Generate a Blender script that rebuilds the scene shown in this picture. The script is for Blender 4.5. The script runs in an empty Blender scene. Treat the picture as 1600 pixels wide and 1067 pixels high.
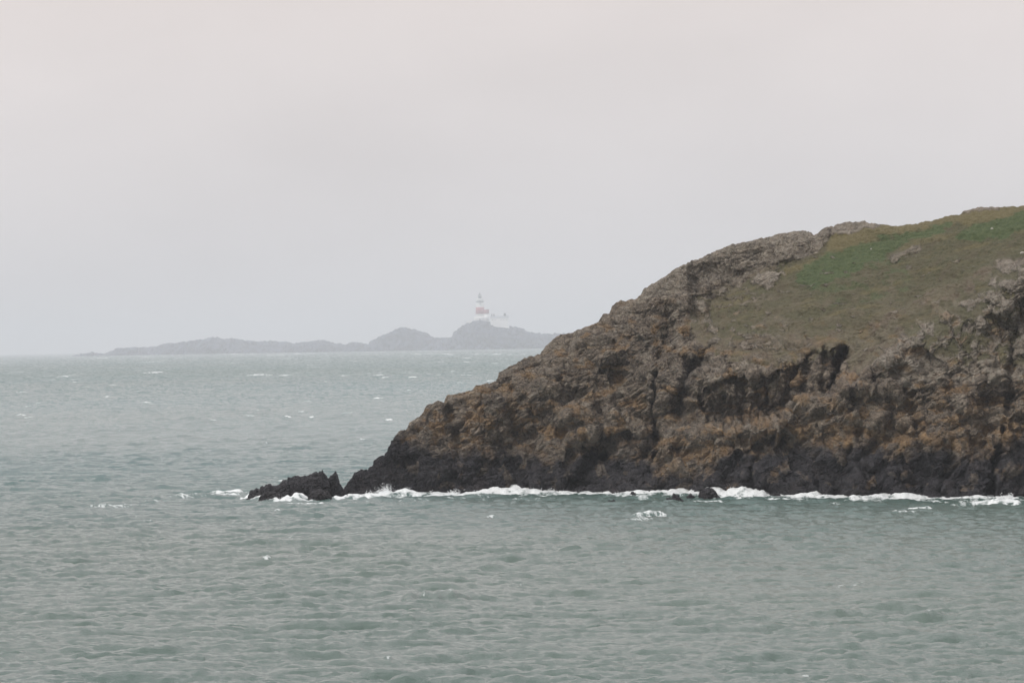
import bpy, math, random
import numpy as np
random.seed(7)
SC = bpy.context.scene
COL = SC.collection
# ---------------------------------------------------------------- camera
EYE = 12.0                       # eye height over the sea, metres
F = 9000.0                       # focal length in pixels of a 1600 px wide frame
ROLL = math.radians(1.0)
cam = bpy.data.cameras.new('camera'); camo = bpy.data.objects.new('camera', cam)
COL.objects.link(camo); SC.camera = camo
cam.sensor_width = 36.0; cam.lens = F/1600*36.0
cam.clip_start = 1.0; cam.clip_end = 120000.0
PITCH = math.atan(3.5/F)
camo.location = (0, 0, EYE)
camo.rotation_mode = 'QUATERNION'
from mathutils import Quaternion, Matrix, Vector
fw = Vector((0, math.cos(PITCH), math.sin(PITCH)))
up0 = Vector((0, -math.sin(PITCH), math.cos(PITCH)))
rt0 = Vector((1, 0, 0))
rt = rt0*math.cos(ROLL) - up0*math.sin(ROLL)
up = up0*math.cos(ROLL) + rt0*math.sin(ROLL)
M3 = Matrix((rt, up, -fw)).transposed()
camo.rotation_quaternion = M3.to_quaternion()

def unproj(px, py, Y):
    """photo pixel (1600 wide) at ground distance Y -> world X, Z (numpy)"""
    a = (np.asarray(px, float)-800.0)/F; b = -(np.asarray(py, float)-533.5)/F
    dx = a*rt.x + b*up.x + fw.x
    dy = a*rt.y + b*up.y + fw.y
    dz = a*rt.z + b*up.z + fw.z
    return dx/dy*Y, EYE + dz/dy*Y
def hz(x): return 551.0 - 0.01745*x        # pixel row of the horizon

# ---------------------------------------------------------------- world, sun, exposure
SUN_EL, SUN_AZ = math.radians(48), math.radians(238)      # azimuth the light comes from, 0 = +Y, clockwise
w = bpy.data.worlds.new("World"); SC.world = w; w.use_nodes = True
nt = w.node_tree; nt.nodes.clear()
N = nt.nodes.new; L = nt.links.new
out = N('ShaderNodeOutputWorld'); bg = N('ShaderNodeBackground'); L(bg.outputs[0], out.inputs[0])
bg.inputs['Strength'].default_value = 0.1
sky = N('ShaderNodeTexSky'); sky.sky_type = 'NISHITA'; sky.sun_disc = False
sky.sun_elevation = SUN_EL; sky.sun_rotation = SUN_AZ; sky.dust_density = 3.0
hs = N('ShaderNodeHueSaturation'); hs.inputs['Saturation'].default_value = 0.2; L(sky.outputs[0], hs.inputs['Color'])
geo = N('ShaderNodeTexCoord'); sep = N('ShaderNodeSeparateXYZ'); L(geo.outputs['Generated'], sep.inputs[0])
rmp = N('ShaderNodeMapRange'); rmp.inputs['From Min'].default_value = 0.0; rmp.inputs['From Max'].default_value = 1.0
rmp.inputs['To Min'].default_value = 7.4; rmp.inputs['To Max'].default_value = 13.8
L(sep.outputs['Z'], rmp.inputs['Value'])
nz = N('ShaderNodeTexNoise'); nz.inputs['Scale'].default_value = 16.0; nz.inputs['Detail'].default_value = 3.0; nz.inputs['Roughness'].default_value = .45
mp = N('ShaderNodeMapping'); mp.inputs['Scale'].default_value = (1, 1, 2.2); L(geo.outputs['Generated'], mp.inputs[0]); L(mp.outputs[0], nz.inputs['Vector'])
cr = N('ShaderNodeMapRange'); cr.inputs['From Min'].default_value = .3; cr.inputs['From Max'].default_value = .7
cr.inputs['To Min'].default_value = .95; cr.inputs['To Max'].default_value = 1.05; L(nz.outputs['Fac'], cr.inputs['Value'])
mm = N('ShaderNodeMath'); mm.operation = 'MULTIPLY'; L(rmp.outputs[0], mm.inputs[0]); L(cr.outputs[0], mm.inputs[1])
# cloud deck tint: cooler low down, faintly rosy a few degrees up
tint = N('ShaderNodeMix'); tint.data_type = 'RGBA'
tr = N('ShaderNodeMapRange'); tr.inputs['From Min'].default_value = 0.0; tr.inputs['From Max'].default_value = 0.06; L(sep.outputs['Z'], tr.inputs['Value'])
L(tr.outputs[0], tint.inputs['Factor']); tint.inputs['A'].default_value = (1.0, .982, 1.01, 1); tint.inputs['B'].default_value = (1.09, .995, .97, 1)
tr2 = N('ShaderNodeMapRange'); tr2.inputs['From Min'].default_value = .08; tr2.inputs['From Max'].default_value = .45; L(sep.outputs['Z'], tr2.inputs['Value'])
tint2 = N('ShaderNodeMix'); tint2.data_type = 'RGBA'; L(tr2.outputs[0], tint2.inputs['Factor']); L(tint.outputs['Result'], tint2.inputs['A']); tint2.inputs['B'].default_value = (.99, .99, 1.03, 1)
vm = N('ShaderNodeVectorMath'); vm.operation = 'SCALE'; L(tint2.outputs['Result'], vm.inputs[0]); L(mm.outputs[0], vm.inputs['Scale'])
mx = N('ShaderNodeMix'); mx.data_type = 'RGBA'; mx.inputs['Factor'].default_value = .88
L(hs.outputs[0], mx.inputs['A']); L(vm.outputs[0], mx.inputs['B']); L(mx.outputs['Result'], bg.inputs['Color'])

sl = bpy.data.lights.new('sun', 'SUN'); sl.energy = 1.4; sl.angle = math.radians(14); sl.color = (1, .96, .9)
so = bpy.data.objects.new('sun', sl); COL.objects.link(so)
sd = Vector((math.sin(SUN_AZ)*math.cos(SUN_EL), math.cos(SUN_AZ)*math.cos(SUN_EL), math.sin(SUN_EL)))
so.rotation_mode = 'QUATERNION'; so.rotation_quaternion = sd.to_track_quat('Z', 'Y')
so.location = (0, 0, 200)

SC.view_settings.view_transform = 'Standard'; SC.view_settings.look = 'None'
SC.view_settings.exposure = 0.0; SC.view_settings.gamma = 1.0; SC.view_settings.use_curve_mapping = False
SC.render.engine = 'CYCLES'
SC.cycles.use_denoising = True
SC.cycles.volume_bounces = 3
SC.cycles.max_bounces = 8

# ---------------------------------------------------------------- numeric noise
def hsh(ix, iy, s):
    n = (ix.astype(np.int64)*374761393 + iy.astype(np.int64)*668265263 + s*2147483647) & 0xffffffff
    n = ((n ^ (n >> 13))*1274126177) & 0xffffffff
    n = ((n ^ (n >> 15))*2246822519) & 0xffffffff
    return ((n ^ (n >> 16)) & 0xffffff).astype(np.float64)/16777215.0
def perlin(x, y, s=0):
    xi = np.floor(x); yi = np.floor(y); fx = x-xi; fy = y-yi
    ux = fx*fx*fx*(fx*(fx*6-15)+10); uy = fy*fy*fy*(fy*(fy*6-15)+10)
    def g(ox, oy):
        a = hsh(xi+ox, yi+oy, s)*2*math.pi
        return np.cos(a)*(fx-ox)+np.sin(a)*(fy-oy)
    a = g(0, 0); b = g(1, 0); c = g(0, 1); d = g(1, 1)
    return ((a+(b-a)*ux) + ((c+(d-c)*ux)-(a+(b-a)*ux))*uy)*1.5
def fbm(x, y, s=0, o=4, r=.5):
    t = 0; A = 1.0; tot = 0
    for k in range(o):
        t = t + A*perlin(x*2**k+k*7.3, y*2**k+k*3.1, s+k*11); tot += A; A *= r
    return t/tot
def voro(x, y, s=0):
    """-> F1, F2-F1, cell random, tilted facet height"""
    xi = np.floor(x); yi = np.floor(y)
    f1 = np.full(x.shape, 9.0); f2 = np.full(x.shape, 9.0)
    rnd = np.zeros(x.shape); fac = np.zeros(x.shape)
    for ox in (-1, 0, 1):
        for oy in (-1, 0, 1):
            cx = xi+ox; cy = yi+oy
            dx = x-(cx+hsh(cx, cy, s)); dy = y-(cy+hsh(cx, cy, s+1))
            d = np.sqrt(dx*dx+dy*dy)
            a = hsh(cx, cy, s+2)
            m = d < f1
            f2 = np.where(m, f1, np.minimum(f2, d))
            f1 = np.where(m, d, f1); rnd = np.where(m, a, rnd)
            b = a*6.2832*3.0
            fac = np.where(m, dx*np.cos(b)+dy*np.sin(b), fac)
    return f1, f2-f1, rnd, fac
def sstep(a, b, x):
    t = np.clip((x-a)/(b-a), 0, 1); return t*t*(3-2*t)
def inpoly(x, y, pts):
    r = np.zeros(x.shape, bool); n = len(pts); j = n-1
    for i in range(n):
        xi, yi = pts[i]; xj, yj = pts[j]
        if yi != yj:
            c = ((yi > y) != (yj > y)) & (x < (xj-xi)*(y-yi)/(yj-yi)+xi)
            r ^= c
        j = i
    return r.astype(float)
def segdist(x, y, pts):
    d = np.full(x.shape, 1e9)
    for (ax, ay), (bx, by) in zip(pts[:-1], pts[1:]):
        vx, vy = bx-ax, by-ay
        t = np.clip(((x-ax)*vx+(y-ay)*vy)/(vx*vx+vy*vy), 0, 1)
        d = np.minimum(d, np.hypot(x-ax-t*vx, y-ay-t*vy))
    return d
def blur(a, n):
    for _ in range(n):
        a = a.copy()
        a[1:-1] = (a[:-2]+2*a[1:-1]+a[2:])/4
        a[:, 1:-1] = (a[:, :-2]+2*a[:, 1:-1]+a[:, 2:])/4
    return a

def bbox(a, r, n=2):
    for _ in range(n):
        for ax in (0, 1):
            p = [(0, 0), (0, 0)]; p[ax] = (r+1, r)
            c = np.cumsum(np.pad(a, p, mode='edge'), axis=ax)
            m = a.shape[ax]; w_ = 2*r+1
            a = (np.take(c, range(w_, w_+m), ax) - np.take(c, range(0, m), ax))/w_
    return a
# ---------------------------------------------------------------- object helpers
def mesh_grid(name, X, Y, Z, attrs=None, smooth=True, flip=False):
    ny, nx = X.shape
    me = bpy.data.meshes.new(name)
    nv = nx*ny
    co = np.empty((nv, 3), np.float32); co[:, 0] = X.ravel(); co[:, 1] = Y.ravel(); co[:, 2] = Z.ravel()
    i = np.arange(nv).reshape(ny, nx)
    q = [i[:-1, :-1], i[:-1, 1:], i[1:, 1:], i[1:, :-1]]
    if flip: q = q[::-1]
    q = np.stack([a.ravel() for a in q], 1).astype(np.int32)
    nf = len(q)
    me.vertices.add(nv); me.vertices.foreach_set('co', co.ravel())
    me.loops.add(nf*4); me.loops.foreach_set('vertex_index', q.ravel())
    me.polygons.add(nf); me.polygons.foreach_set('loop_start', np.arange(0, nf*4, 4, dtype=np.int32))
    me.polygons.foreach_set('use_smooth', np.full(nf, smooth))
    me.update(calc_edges=True)
    for k, v in (attrs or {}).items():
        if v.ndim == 3:
            a = me.attributes.new(k, 'FLOAT_VECTOR', 'POINT'); a.data.foreach_set('vector', v.reshape(-1).astype(np.float32))
        else:
            a = me.attributes.new(k, 'FLOAT', 'POINT'); a.data.foreach_set('value', v.ravel().astype(np.float32))
    return me
def mesh_py(name, vs, fs, smooth=False):
    me = bpy.data.meshes.new(name); me.from_pydata([tuple(v) for v in vs], [], fs); me.update()
    if smooth: me.polygons.foreach_set('use_smooth', [True]*len(me.polygons))
    return me
def link(name, me, mat=None, parent=None, loc=None):
    o = bpy.data.objects.new(name, me); COL.objects.link(o)
    if mat: me.materials.append(mat)
    if parent: o.parent = parent
    if loc is not None: o.location = loc
    return o
def tag(o, label=None, cat=None, group=None, kind=None):
    if label: o['label'] = label
    if cat: o['category'] = cat
    if group: o['group'] = group
    if kind: o['kind'] = kind
    return o

# ---------------------------------------------------------------- materials
class NT:
    def __init__(s, name):
        s.m = bpy.data.materials.new(name); s.m.use_nodes = True; s.t = s.m.node_tree
        s.b = s.t.nodes['Principled BSDF']; s.out = s.t.nodes['Material Output']
    def n(s, k, **kw):
        x = s.t.nodes.new(k)
        for a, v in kw.items(): setattr(x, a, v)
        return x
    def l(s, a, b): s.t.links.new(a, b)
    def attr(s, name):
        a = s.n('ShaderNodeAttribute'); a.attribute_name = name; return a
    def noise(s, scale, detail=4, rough=.55, vec=None, sc=None):
        x = s.n('ShaderNodeTexNoise'); x.inputs['Scale'].default_value = scale
        x.inputs['Detail'].default_value = detail; x.inputs['Roughness'].default_value = rough
        g = s.n('ShaderNodeNewGeometry'); src = g.outputs['Position']
        if sc:
            mp = s.n('ShaderNodeMapping'); mp.inputs['Scale'].default_value = sc; s.l(src, mp.inputs[0]); src = mp.outputs[0]
        s.l(src, x.inputs['Vector']); return x.outputs['Fac']
    def rng(s, v, a, b, c=0., d=1., smooth=False):
        x = s.n('ShaderNodeMapRange'); x.inputs['From Min'].default_value = a; x.inputs['From Max'].default_value = b
        x.inputs['To Min'].default_value = c; x.inputs['To Max'].default_value = d
        if smooth: x.interpolation_type = 'SMOOTHSTEP'
        s.l(v, x.inputs['Value']); return x.outputs[0]
    def mix(s, f, a, b):
        x = s.n('ShaderNodeMix', data_type='RGBA')
        for v, k in ((f, 'Factor'), (a, 'A'), (b, 'B')):
            if isinstance(v, (int, float)): x.inputs[k].default_value = v
            elif isinstance(v, tuple): x.inputs[k].default_value = (*v, 1)
            else: s.l(v, x.inputs[k])
        return x.outputs['Result']
    def math(s, op, a, b=0.):
        x = s.n('ShaderNodeMath', operation=op)
        for v, i in ((a, 0), (b, 1)):
            if isinstance(v, (int, float)): x.inputs[i].default_value = v
            else: s.l(v, x.inputs[i])
        return x.outputs[0]

def rock_material(name, mpp=0.05):
    t = NT(name); k = 0.05/mpp
    n1 = t.noise(.55*k, 5, .6); n2 = t.noise(2.6*k, 5, .65); n3 = t.noise(9*k, 4, .7); n4 = t.noise(.2*k, 3, .5)
    cell = t.attr('cell').outputs['Fac']
    base = t.mix(t.rng(n1, .35, .65), (.178, .127, .090), (.305, .232, .170))
    base = t.mix(t.rng(n2, .4, .72), base, (.33, .275, .215))
    base = t.mix(t.rng(n3, .46, .66, 0, .8), base, (.055, .045, .040))
    base = t.mix(t.rng(t.noise(7*k, 5, .75), .55, .68, 0, .75), base, (.42, .38, .31))
    base = t.mix(t.rng(cell, .35, .95, 0, .75), base, (.36, .31, .25))
    base = t.mix(t.rng(cell, .38, .08, 0, .6), base, (.075, .062, .052))
    # angular fracture pattern: warped cell edges at two sizes
    gp = t.n('ShaderNodeNewGeometry'); wn = t.n('ShaderNodeTexNoise'); wn.inputs['Scale'].default_value = 1.3*k; wn.inputs['Detail'].default_value = 4
    t.l(gp.outputs['Position'], wn.inputs['Vector'])
    w1 = t.n('ShaderNodeVectorMath', operation='MULTIPLY_ADD'); t.l(wn.outputs['Color'], w1.inputs[0])
    w1.inputs[1].default_value = (.9/k, .9/k, .9/k); t.l(gp.outputs['Position'], w1.inputs[2])
    rot = t.n('ShaderNodeMapping'); rot.inputs['Rotation'].default_value = (0, .6, .3); rot.inputs['Scale'].default_value = (1., .8, 1.7); t.l(w1.outputs[0], rot.inputs[0])
    hs_ = []
    for sc_, am_ in ((.9, 1.), (2.1, .55), (4.6, .28)):
        vo = t.n('ShaderNodeTexVoronoi'); vo.feature = 'DISTANCE_TO_EDGE'; vo.inputs['Scale'].default_value = sc_*k; t.l(rot.outputs[0], vo.inputs['Vector'])
        vc = t.n('ShaderNodeTexVoronoi'); vc.feature = 'F1'; vc.inputs['Scale'].default_value = sc_*k; t.l(rot.outputs[0], vc.inputs['Vector'])
        sx_ = t.n('ShaderNodeSeparateColor'); t.l(vc.outputs['Color'], sx_.inputs[0])
        e_ = t.rng(vo.outputs['Distance'], 0, .12, 0, 1, True)
        hs_.append(t.math('MULTIPLY', t.math('ADD', t.math('MULTIPLY', e_, .6), t.math('MULTIPLY', sx_.outputs[0], .6)), am_))
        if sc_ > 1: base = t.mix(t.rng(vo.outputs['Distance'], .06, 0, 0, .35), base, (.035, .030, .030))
        base = t.mix(t.rng(sx_.outputs[1], .55, 1., 0, .38), base, (.38, .305, .225))
        base = t.mix(t.rng(sx_.outputs[1], .38, 0., 0, .30), base, (.055, .046, .042))
    pale = t.attr('pale').outputs['Fac']
    base = t.mix(t.math('MULTIPLY', pale, t.rng(n2, .38, .62, .2, .85)), base, (.42, .37, .30))
    och = t.mix(t.rng(n2, .35, .7), (.27, .15, .055), (.44, .26, .10))
    base = t.mix(t.math('MULTIPLY', t.attr('lichen').outputs['Fac'], t.rng(n3, .3, .62, .2, .85)), base, och)
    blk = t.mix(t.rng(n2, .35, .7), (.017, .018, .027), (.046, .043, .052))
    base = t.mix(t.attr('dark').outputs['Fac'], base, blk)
    # vegetation
    g1 = t.mix(t.rng(n2, .35, .68), (.078, .075, .038), (.135, .120, .064))
    g1 = t.mix(t.rng(n1, .45, .7, 0, .7), g1, (.115, .090, .056))
    gb = t.mix(t.rng(n2, .35, .68), (.062, .090, .034), (.105, .130, .052))
    gy = t.mix(t.rng(n2, .35, .68), (.14, .115, .05), (.20, .165, .08))
    grass = t.mix(t.attr('bright').outputs['Fac'], g1, gb)
    grass = t.mix(t.attr('straw').outputs['Fac'], grass, gy)
    heath = t.mix(t.rng(n2, .35, .7), (.092, .070, .042), (.165, .122, .074))
    heath = t.mix(t.rng(n1, .40, .56), heath, (.105, .095, .046))
    base = t.mix(t.math('MULTIPLY', t.attr('heath').outputs['Fac'], t.rng(n3, .25, .6, 1., .55)), base, heath)
    base = t.mix(t.attr('grass').outputs['Fac'], base, grass)
    t.l(base, t.b.inputs['Base Color'])
    t.b.inputs['Roughness'].default_value = .85
    t.b.inputs['Specular IOR Level'].default_value = .3
    hv_ = t.math('ADD', t.math('ADD', hs_[0], hs_[1]), hs_[2])
    soft = t.math('SUBTRACT', 1., t.math('MULTIPLY', t.math('MAXIMUM', t.attr('grass').outputs['Fac'], t.attr('heath').outputs['Fac']), .9))
    h = t.math('ADD', t.math('MULTIPLY', hv_, t.math('MULTIPLY', soft, .75)), t.math('ADD', t.math('MULTIPLY', t.noise(5*k, 6, .75, sc=(1, 1, .7)), .6), t.math('MULTIPLY', n3, .3)))
    bp = t.n('ShaderNodeBump'); bp.inputs['Strength'].default_value = 1.; bp.inputs['Distance'].default_value = .36*mpp/.05
    t.l(h, bp.inputs['Height']); t.l(bp.outputs[0], t.b.inputs['Normal'])
    return t.m
def plain(name, col, rough=.7, var=.12, scale=1.0, **kw):
    t = NT(name); n = t.noise(scale, 4, .6)
    c = t.mix(t.rng(n, .3, .7), tuple(v*(1-var) for v in col), tuple(min(1, v*(1+var)) for v in col))
    t.l(c, t.b.inputs['Base Color']); t.b.inputs['Roughness'].default_value = rough
    for k, v in kw.items(): t.b.inputs[k].default_value = v
    return t.m

# ---------------------------------------------------------------- headland
SKY = [(533,782),(539,760),(550,746),(554,740.6),(564,734),(575,735),(582.5,726.5),(584,720),(589,715.6),(601,712.5),(606,700),(610.6,689),
(626,673.4),(634,673),(645,659),(665,645),(668.4,634),(678,629.7),(695,629.7),(701,618.7),(720,615.6),(735.6,612),(745,603),(757,600),
(775,595),(780,583),(790,577),(800,573),(821,561),(845,554),(848.5,545),(869,526),(893.6,521),(904,514),(921,507),(935,502),(942,491.6),
(952.5,490),(958,476),(970,469),(980,471),(994,464),(1008,450),(1022.5,439),(1037.5,430),(1056,417),(1069,413),(1097.5,402),(1112.5,394),
(1142.5,383),(1172.5,377.5),(1202.5,370),(1232.5,362.5),(1262.5,361.4),(1272,366),(1289,355),(1318.7,347),(1337.5,344.5),(1360,348.6),
(1375,351),(1401,353),(1435,348.6),(1465,342),(1484,335.5),(1500.6,334.4),(1506,329.5),(1540,324),(1559,323),(1562.5,325),(1600,322),
(1700,312),(1900,290),(2200,262),(2500,250)]
BASE = [(530,776),(650,772),(800,769),(1000,771),(1200,773.5),(1400,777),(1600,778),(2500,800)]
skx, sky_ = zip(*SKY); bx_, by_ = zip(*BASE)
def ybase(x): return np.interp(x, bx_, by_)
def Ybase(x): return 9000.0*EYE/(ybase(x)-hz(np.asarray(x, float)))

cols = np.concatenate([np.arange(533, 1640, 1.0), 1640+np.cumsum(np.linspace(1.2, 6, 230))])
nr = 500
T = np.linspace(0, 1, nr)
PX = np.broadcast_to(cols, (nr, len(cols))).copy()
ys = np.interp(cols, skx, sky_); yb0 = ybase(cols)
ybot = np.maximum(yb0+22, ys+20)                       # starts under water
PY = ybot[None, :] + (ys-ybot)[None, :]*T[:, None]
wx = PX + 11*fbm(PX/45, PY/45, 3, 4) + 5*perlin(PX/9, PY/9, 5)
wy = PY + 11*fbm(PX/45, PY/45, 9, 4) + 5*perlin(PX/9, PY/9, 8)
zh = (yb0[None, :]-PY)*.05

P_GRASS = [(1303,340),(1296,372),(1290,385),(1262,398),(1215,415),(1165,440),(1118,470),(1103,490),(1108,520),(1150,528),(1200,522),(1250,530),(1300,520),(1350,505),
           (1400,482),(1440,462),(1500,435),(1560,412),(1620,395),(2600,380),(2600,200),(1390,300)]
P_HEATH = [(1190,415),(1120,450),(1080,470),(1075,510),(1110,545),(1160,570),(1230,575),(1280,560),(1330,540),(1370,525),(1430,500),(1500,455),(1620,410),(1500,380),(1300,400)]
P_HEATH2 = [(1320,545),(1345,515),(1400,478),(1470,440),(1540,420),(1545,440),(1490,480),(1440,510),(1390,540),(1345,590),(1325,580)]
P_PALE = [(1365,580),(1372,560),(1420,520),(1470,490),(1510,460),(1560,430),(1620,410),(1800,390),(1800,560),(1600,600),(1500,590),(1420,605)]
P_PALE2 = [(990,470),(1020,430),(1080,400),(1180,370),(1270,355),(1300,345),(1400,345),(1290,395),(1230,412),(1130,440),(1060,450)]
P_BR1 = [(1240,425),(1300,395),(1360,372),(1440,360),(1480,350),(1500,355),(1440,375),(1390,392),(1340,425),(1290,445),(1250,450)]
P_BR2 = [(1480,375),(1520,352),(1560,342),(1640,325),(1800,310),(1800,340),(1640,350),(1560,372)]
P_STRAW = [(1300,340),(1290,400),(1240,415),(1215,435),(1300,405),(1380,372),(1440,362),(1500,350),(1540,350),(1640,330),(1640,300),(1300,330)]
P_GREEN = [(1105,480),(1150,470),(1180,490),(1160,530),(1120,525)]
P_WALL = [(1085,620),(1110,600),(1180,585),(1250,575),(1270,550),(1325,545),(1310,600),(1240,630),(1215,655),(1150,662),(1105,660)]
P_TRI = [(880,765),(925,700),(935,685),(975,680),(1022,672),(1022,740),(960,755)]
def pm(poly, n=2): return blur(inpoly(wx, wy, poly), n)
def pr(poly, r, amp=.5, sd=0, fx=26, fy=16):
    return sstep(.38, .62, bbox(inpoly(wx, wy, poly), r) + amp*fbm(PX/fx+PY/90, PY/fy, 700+sd, 5, .6))
grass = pr(P_GRASS, 11, .45, 1); heath = np.maximum(pr(P_HEATH, 14, .6, 2), .9*pr(P_HEATH2, 5, .7, 3))
grass = np.where(PY < np.interp(PX, [1290,1480,1500,1650],[372,352,340,335])+6, pm(P_GRASS), grass)
grass *= 1-0.6*np.clip(heath*sstep(-.05, .3, fbm(PX/38, PY/15, 21, 4)+(PY-480)/260), 0, 1)*sstep(1480, 1380, PX)
pale = np.maximum(pr(P_PALE, 14, .8, 4)*.9, .75*pr(P_PALE2, 8, .6, 5))
wall = pm(P_WALL, 3); tri = pm(P_TRI, 4)
# scattered outcrops in the grass, patches of green on the broken rocks
on = fbm(PX/22, PY/9, 31, 4)
outcrop = sstep(.34, .46, on)*(PY > 400)*.8
outcrop = np.maximum(outcrop, sstep(.0, .22, fbm(PX/20+PY/50, PY/13, 33, 5, .6))*sstep(1270, 1130, PX-.4*(PY-480))*.9)
outcrop = np.maximum(outcrop, blur(inpoly(wx, wy, [(1385,405),(1400,395),(1440,382),(1430,395),(1395,410)]), 2)*.8)
outcrop = np.maximum(outcrop, blur(inpoly(wx, wy, [(1545,440),(1560,410),(1600,405),(1605,440)]), 2))
outcrop = np.maximum(outcrop, blur(inpoly(wx, wy, [(1170,440),(1200,420),(1230,428),(1200,450)]), 2))
knoll = blur(inpoly(PX, PY+2.5*perlin(PX/8, PY/8, 4), [(1268,368),(1289,352),(1318,340),(1345,338),(1362,345),(1376,348),(1376,353),(1352,357),(1330,363),(1300,366)]), 1)
crest = blur(inpoly(PX, PY+2*perlin(PX/8, PY/5, 4), [(1480,330),(1540,318),(1565,320),(1560,328),(1510,333)]), 1)
grass = grass*(1-outcrop)*(1-knoll)*(1-crest); heath = heath*(1-outcrop)*(1-knoll)
pale = np.maximum(pale, outcrop*.7); pale = np.maximum(pale, knoll*.6); pale = np.maximum(pale, crest*.6)
gpatch = pm([(1400,500),(1560,415),(1640,400),(1900,390),(1900,580),(1560,575),(1450,555)], 14)*sstep(-.04, .14, fbm(PX/22, PY/20, 41, 5, .6)+(1440-PX)/1100+.12)
grass = np.maximum(grass, gpatch*.95)
grass = np.maximum(grass, pm(P_GREEN, 3)*sstep(-.12, .1, fbm(PX/20, PY/14, 43, 3)))
bright = .95*np.maximum(pr(P_BR1, 9, .7, 8, 34, 10), pr(P_BR2, 7, .7, 9, 34, 10))
bright = np.maximum(bright, .6*pm([(1240,430),(1420,400),(1420,460),(1300,480)], 8)*sstep(0, .3, fbm(PX/30, PY/12, 45, 3)))
straw = pm(P_STRAW, 5)*(1-bright)*.85
straw = np.maximum(straw, .6*sstep(.12, .4, fbm(PX/60+.4*PY/20, PY/12+PX/60, 47, 4))*(1-bright))

# slope map: metres back per metre up
g = .42 + .45*sstep(6, 15, zh)
g = np.where(PX < 760, np.maximum(g, .75), g)
veg = blur(np.maximum(np.maximum(inpoly(PX, PY, P_GRASS), inpoly(PX, PY, P_HEATH)*.7), 0), 14)
g = g + 1.2*veg
g = g*(1-.8*blur(wall, 160))
rel = (PY-ys[None, :])
g = g + 1.3*sstep(14, 0, rel)*sstep(5, 60, (yb0-ys))[None, :]
dz = np.diff(PY, axis=0, prepend=PY[:1])*-.05
OFF = np.cumsum(g*dz, axis=0)
OFF -= np.take_along_axis(OFF, np.argmax(PY <= yb0[None, :], axis=0)[None, :], 0)
# large forms: buttresses, gullies, ledges (metres toward the viewer)
LINE = [(1000,735),(1032,678),(1062,666),(1110,664),(1150,665),(1215,655),(1245,622),(1290,613),(1318,600),(1345,578),(1395,535),(1450,502),(1520,462),(1600,412),(1900,330),(2500,280)]
lx, ly = zip(*LINE)
lw = LINE[0][1]
d = (wy*.4+PY*.6)-np.interp(PX*.6+wx*.4, lx, ly)
wdt = np.interp(PX, [1250,1340,1450,2500], [1, 1.8, 6, 10])
below = sstep(-3, 5, d/wdt)*sstep(985, 1030, PX)
amp = np.interp(PX, [1000,1100,1250,1330,1450,1600,2500], [1.6,2.6,4.0,3.6,2.2,1.6,1.6])
REL = amp*below*np.exp(-np.clip(d, 0, None)/np.interp(PX, [1000,1250,1500], [90,200,400]))
REL += 1.2*np.exp(-((d/wdt**.5-14)/16)**2)*sstep(985, 1050, PX)
def gully(pts, w, dep, sharp=2):
    return -dep*np.exp(-(segdist(wx*.35+PX*.65, wy*.35+PY*.65, pts)/w)**sharp)
REL += gully([(1318,548),(1310,570),(1304,604)], 9, 2.6, 4)
REL += gully([(1350,515),(1333,530),(1320,548)], 11, .35)
REL += gully([(1290,545),(1284,610)], 5, .8); REL += gully([(1262,565),(1256,620)], 6, .7)
REL += gully([(1240,575),(1235,640)], 5, 1.4); REL += gully([(1205,590),(1198,650)], 4, 1.0)
REL += gully([(1165,600),(1160,655)], 4, 1.0)
REL += gully([(1024,590),(1021,640),(1026,700),(1018,740)], 4, 2.2)
REL += gully([(1092,570),(1070,600),(1058,645)], 10, 2.2); REL += gully([(1100,560),(1115,540)], 7, 1.3)
REL += gully([(1569,672),(1560,705),(1546,775)], 4, 2.6); REL += gully([(1598,470),(1580,560),(1575,640)], 6, 1.3)
REL += gully([(1490,690),(1470,770)], 6, 1.0); REL += gully([(960,690),(900,760)], 12, 1.6)
REL += gully([(870,670),(905,700),(950,720)], 8, 1.2); REL += gully([(800,720),(830,765)], 7, 1.0)
REL += gully([(700,640),(720,690),(700,760)], 7, 1.1); REL += gully([(1330,700),(1310,770)], 7, 1.0)
REL += gully([(1190,700),(1170,765)], 7, .9); REL += gully([(1040,480),(1050,520),(1030,560)], 9, 1.2)
REL += gully([(1420,620),(1440,690)], 8, .8)
REL += -1.2*blur(tri, 4)
REL += -1.7*np.exp(-(((PX-1180)/75)**2+((PY-640)/22)**2)**2)
REL += 1.0*np.exp(-(((PX-905)/45)**2+((PY-665)/38)**2))
REL += 1.0*np.exp(-(((PX-1105)/60)**2+((PY-715)/45)**2))
REL += 1.3*np.exp(-(((PX-1320)/14)**2+((PY-605)/12)**2)**2)
REL += 1.5*np.exp(-(((PX-1015)/40)**2+((PY-600)/45)**2)**2)
rockm = 1-np.clip(bbox(np.maximum(grass, heath*.75), 5), 0, 1)
REL += 1.75*(.3-np.abs(fbm(PX/75-PY/160, PY/110, 55, 3)))*2.2*sstep(8, 60, PY-ys[None, :])*rockm
REL += 1.1*fbm(PX/120, PY/80, 51, 3)*2*sstep(0, 40, PY-ys[None, :]+10)*(.5+.5*rockm)
REL += -.9*wall
YY = Ybase(PX) + OFF - REL
XX, ZZ = unproj(PX, PY, YY)
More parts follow.
